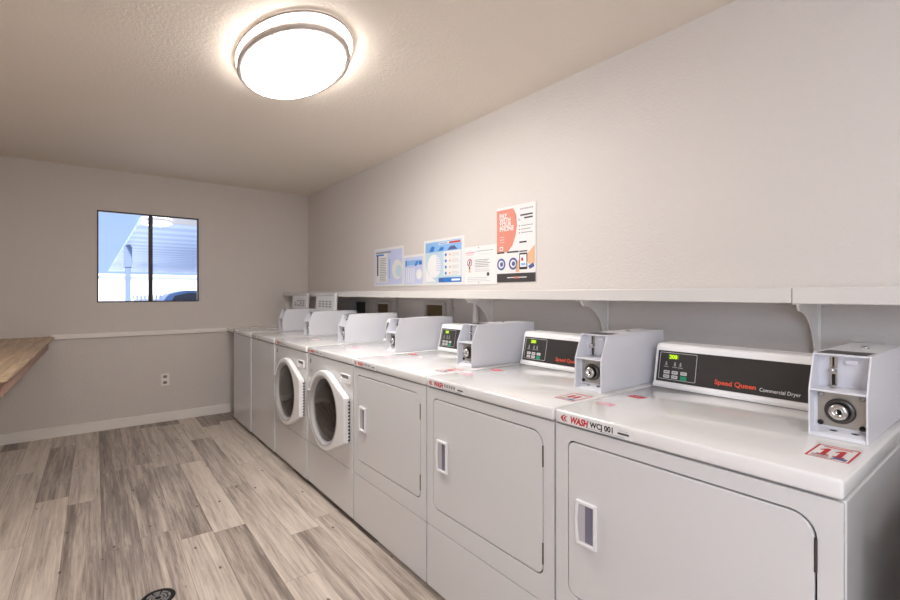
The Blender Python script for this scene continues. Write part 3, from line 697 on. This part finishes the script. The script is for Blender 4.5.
for yy in (3.1, 4.1, 5.0):
    mb = MB(); x0 = LEFT_X+.6+.004
    mb.prism([(x0, ZT-.0185), (x0+.42, ZT-.0185), (x0+.42, ZT-.05), (x0+.03, .50), (x0, .50)], 'Y', yy-4-.012, yy-4+.012, M['trim'], .002); mb.build('support_bracket', root)

# ------------------------------------------------------------------ floor drain
dx, dy = .207, 2.232
root = empty('floor_drain', (dx, dy, 0), 'round black metal floor drain grate in the plank floor', 'drain')
mb = MB(); mb.lathe([(.048, 0.0005), (.062, 0.0005), (.062, .003), (.058, .0045), (.048, .003)], M['rubber'], Matrix(), 40); mb.build('drain_ring', root)
mb = MB(); mb.lathe([(0, .0008), (.05, .0008)], M['rubber'], Matrix(), 32)
for k in range(8):
    a = k*PI/4
    for r0 in (.012, .024, .037):
        L = [(r0*math.cos(a+s), r0*math.sin(a+s)) for s in (-.32, 0, .32)] + [((r0+.008)*math.cos(a+s), (r0+.008)*math.sin(a+s)) for s in (.3, 0, -.3)]
        mb.prism(L, 'Z', .0008, .003, M['steel'])
mb.build('drain_grate', root, 'pierced metal grate')

# ------------------------------------------------------------------ ceiling lamps
def ceiling_lamp(x, y, label):
    root = empty('ceiling_light', (x, y, CEIL), label, 'ceiling light', 'oval flush ceiling lights')
    R, E = .231, .178
    mb = MB(); mb.lathe([(R+.003, -.001), (R+.007, -.001), (R+.007, -.011), (R+.003, -.011), (R+.003, -.001)], M['nickel'], Matrix(), 72, E+.022); mb.build('upper_ring', root, 'thin nickel ring at the ceiling')
    mb = MB(); mb.lathe([(R-.024, -.034), (R-.003, -.034), (R, -.037), (R, -.056), (R-.004, -.059), (R-.024, -.062), (R-.024, -.034)], M['nickel'], Matrix(), 72, E); mb.build('lower_ring', root, 'wide brushed nickel ring')
    for k in range(4):
        a = math.radians((40, 140, 220, 320)[k]); c, s_ = math.cos(a), math.sin(a)
        mb = MB(); mb.cyl(((R+.001)*c, (R+.001+E)*s_, -.026), 'Z', .0025, .046, M['nickel'], seg=10); mb.build('spacer_pin', root)
        mb = MB(); mb.lathe([(0,0), (.006,0), (.005,.003), (0,.004)], M['chrome'], Matrix.Translation(((R-.012)*c, (R-.012+E)*s_, -.0605)) @ Matrix.Rotation(PI, 4, 'X'), 12); mb.build('screw', root)
    mb = MB(); mb.lathe([(.201, -.001), (.206, -.02), (.207, -.058)], M['diffuser'], Matrix(), 72, E)
    mb.lathe([(.207, -.058), (.201, -.066), (.185, -.072), (.14, -.078), (.07, -.081), (0, -.082)], M['diffuser'], Matrix(), 72, 0, E/.207); mb.build('diffuser', root, 'glowing white diffuser')
    return root
ceiling_lamp(.755, 2.222, 'oval flush ceiling light with two nickel rings, lit, in front of the window wall')
ceiling_lamp(-.45, -1.2, 'added fill lamp behind the viewpoint, shaped as an oval ceiling light, lit')  # unseen lamp added for the room's brightness

# unseen rack added to shade the nearest dryer's side panel and mirror in it
root = empty('shading_rack', (1.13, -.52, 0), 'low metal rack added out of view to shade the side of the nearest dryer', 'rack')
for x in (0, .70):
    for y in (0, .62): MB().box(x, x+.025, y, y+.025, 0, .875, M['rackmetal'], .003).build('upright', root)
for z in [.842-.092*k for k in range(9)]: MB().box(-.004, .725, .002, .643, z-.026, z, M['rackboard'], .004).build('rack_shelf', root)

# ------------------------------------------------------------------ outside
o = MB().box(-30, 40, BACK_Y+.13, 60, -.25, -.15, M['extwhite']).build('ground'); struct(o)
def xform(name, label, cat): return empty(name, (0,0,0), label, cat)
root = empty('carport', (.69, 9.8, -.15), 'pale blue carport roof with ribbed underside outside the window', 'carport')
MB().box(0, 9, 0, 24, 2.70, 2.76, M['ribbed']).build('roof', root)
MB().box(0, 9, -3.2, 0, 2.68, 2.78, M['soffit']).build('soffit', root)
MB().box(-.04, -.001, 0, 24, 2.69, 2.77, M['ribbed']).build('edge_trim', root)
MB().box(-.04, .08, 5.2, 5.32, 0, 2.70, M['post'], .01).build('post', root)
MB().box(-.07, .11, 5.17, 5.35, 2.10, 2.66, M['post'], .01).build('post_cap', root)
root = empty('white_fence', (-6, 24, -.15), 'white picket fence across the yard outside the window', 'fence')
mb = MB()
for k in range(150): mb.box(k*.14, k*.14+.09, 0, .03, .05, 1.33, M['extfence'])
mb.build('pickets', root); MB().box(0, 21, .03, .07, .3, .4, M['extfence']).box(0, 21, .03, .07, 1.05, 1.15, M['extfence']).build('rails', root)
root = empty('white_backdrop', (-14, 44, -.15), 'long low added white building far outside the window', 'backdrop')  # block added to give the overexposed white band behind the fence
MB().box(0, 60, 0, 6, 0, 2.75, M['extwhite']).build('walls', root); MB().box(-.3, 60.3, -.3, 6.3, 2.75, 2.9, M['extfence']).build('roof', root)
root = empty('parked_car', (1.45, 16.0, -.15), 'blue car parked outside beyond the right window pane', 'car')
body = [(0,.35), (-.02,.75), (.06,1.02), (.5,1.06), (3.1,1.02), (4.3,.90), (4.42,.6), (4.4,.3)]
mb = MB(); mb.prism(body, 'Y', 0, 1.75, M['carpaint'], .05, 3); mb.build('body', root)
cab = [(.08,1.0), (.30,1.36), (.75,1.49), (1.8,1.50), (2.3,1.44), (3.1,1.0)]
mb = MB(); mb.prism(cab, 'Y', .12, 1.63, M['carpaint'], .06, 3); mb.build('cabin', root)
mb = MB(); mb.prism([(.32,1.05), (.48,1.33), (.85,1.42), (1.8,1.43), (2.2,1.38), (2.8,1.05)], 'Y', .108, .122, M['carglass']); mb.build('side_window', root)
for x in (.85, 3.5):
    for y in (.10, 1.65): mb = MB(); mb.cyl((x, y, .33), 'Y', .33, .2, M['tyre'], seg=28); mb.cyl((x, y-.02, .33), 'Y', .2, .2, M['chrome'], seg=20); mb.build('wheel', root)

# ------------------------------------------------------------------ light
sun = bpy.data.lights.new('sun', 'SUN'); sun.energy = 5.0; sun.angle = .02; sun.color = (1,.97,.93)
so = bpy.data.objects.new('sun', sun); COL.objects.link(so); so.rotation_euler = (math.radians(52), 0, math.radians(-20))
w = bpy.data.worlds.new('World'); scn.world = w; w.use_nodes = True; nt = w.node_tree
bg = nt.nodes['Background']; sky = nt.nodes.new('ShaderNodeTexSky'); sky.sky_type = 'HOSEK_WILKIE'
sky.sun_direction = (0, -.6, .8); sky.turbidity = 3
mixn = nt.nodes.new('ShaderNodeMix'); mixn.data_type = 'RGBA'; mixn.inputs['Factor'].default_value = .75
nt.links.new(sky.outputs[0], mixn.inputs['A']); mixn.inputs['B'].default_value = (.42, .60, 1.0, 1)
nt.links.new(mixn.outputs['Result'], bg.inputs[0]); bg.inputs[1].default_value = .85
# bluish area fill for the room's brightness, set at the added left window
al = bpy.data.lights.new('added_daylight', 'AREA'); al.shape = 'RECTANGLE'; al.size = RY1-RY0-.06; al.size_y = RZ1-RZ0-.06
al.energy = 26; al.color = (.74, .83, 1.0)
ao = bpy.data.objects.new('added_daylight', al); COL.objects.link(ao); ao.location = (LEFT_X-.14, (RY0+RY1)/2, (RZ0+RZ1)/2); ao.rotation_euler = (PI/2, 0, -PI/2)

# ------------------------------------------------------------------ camera
cam = bpy.data.cameras.new('camera'); cam.sensor_width = 36; cam.lens = 460/900*36; cam.shift_y = -6.7/900; cam.clip_start = .05
co = bpy.data.objects.new('camera', cam); COL.objects.link(co); co.location = (0, 0, EYE); co.rotation_euler = (math.radians(90), 0, math.radians(-37.7))
scn.camera = co
scn.view_settings.view_transform = 'Standard'; scn.view_settings.look = 'None'; scn.view_settings.gamma = 1
scn.view_settings.use_curve_mapping = False
scn.view_settings.exposure = 0.70
scn.cycles.max_bounces = 12; scn.cycles.diffuse_bounces = 6
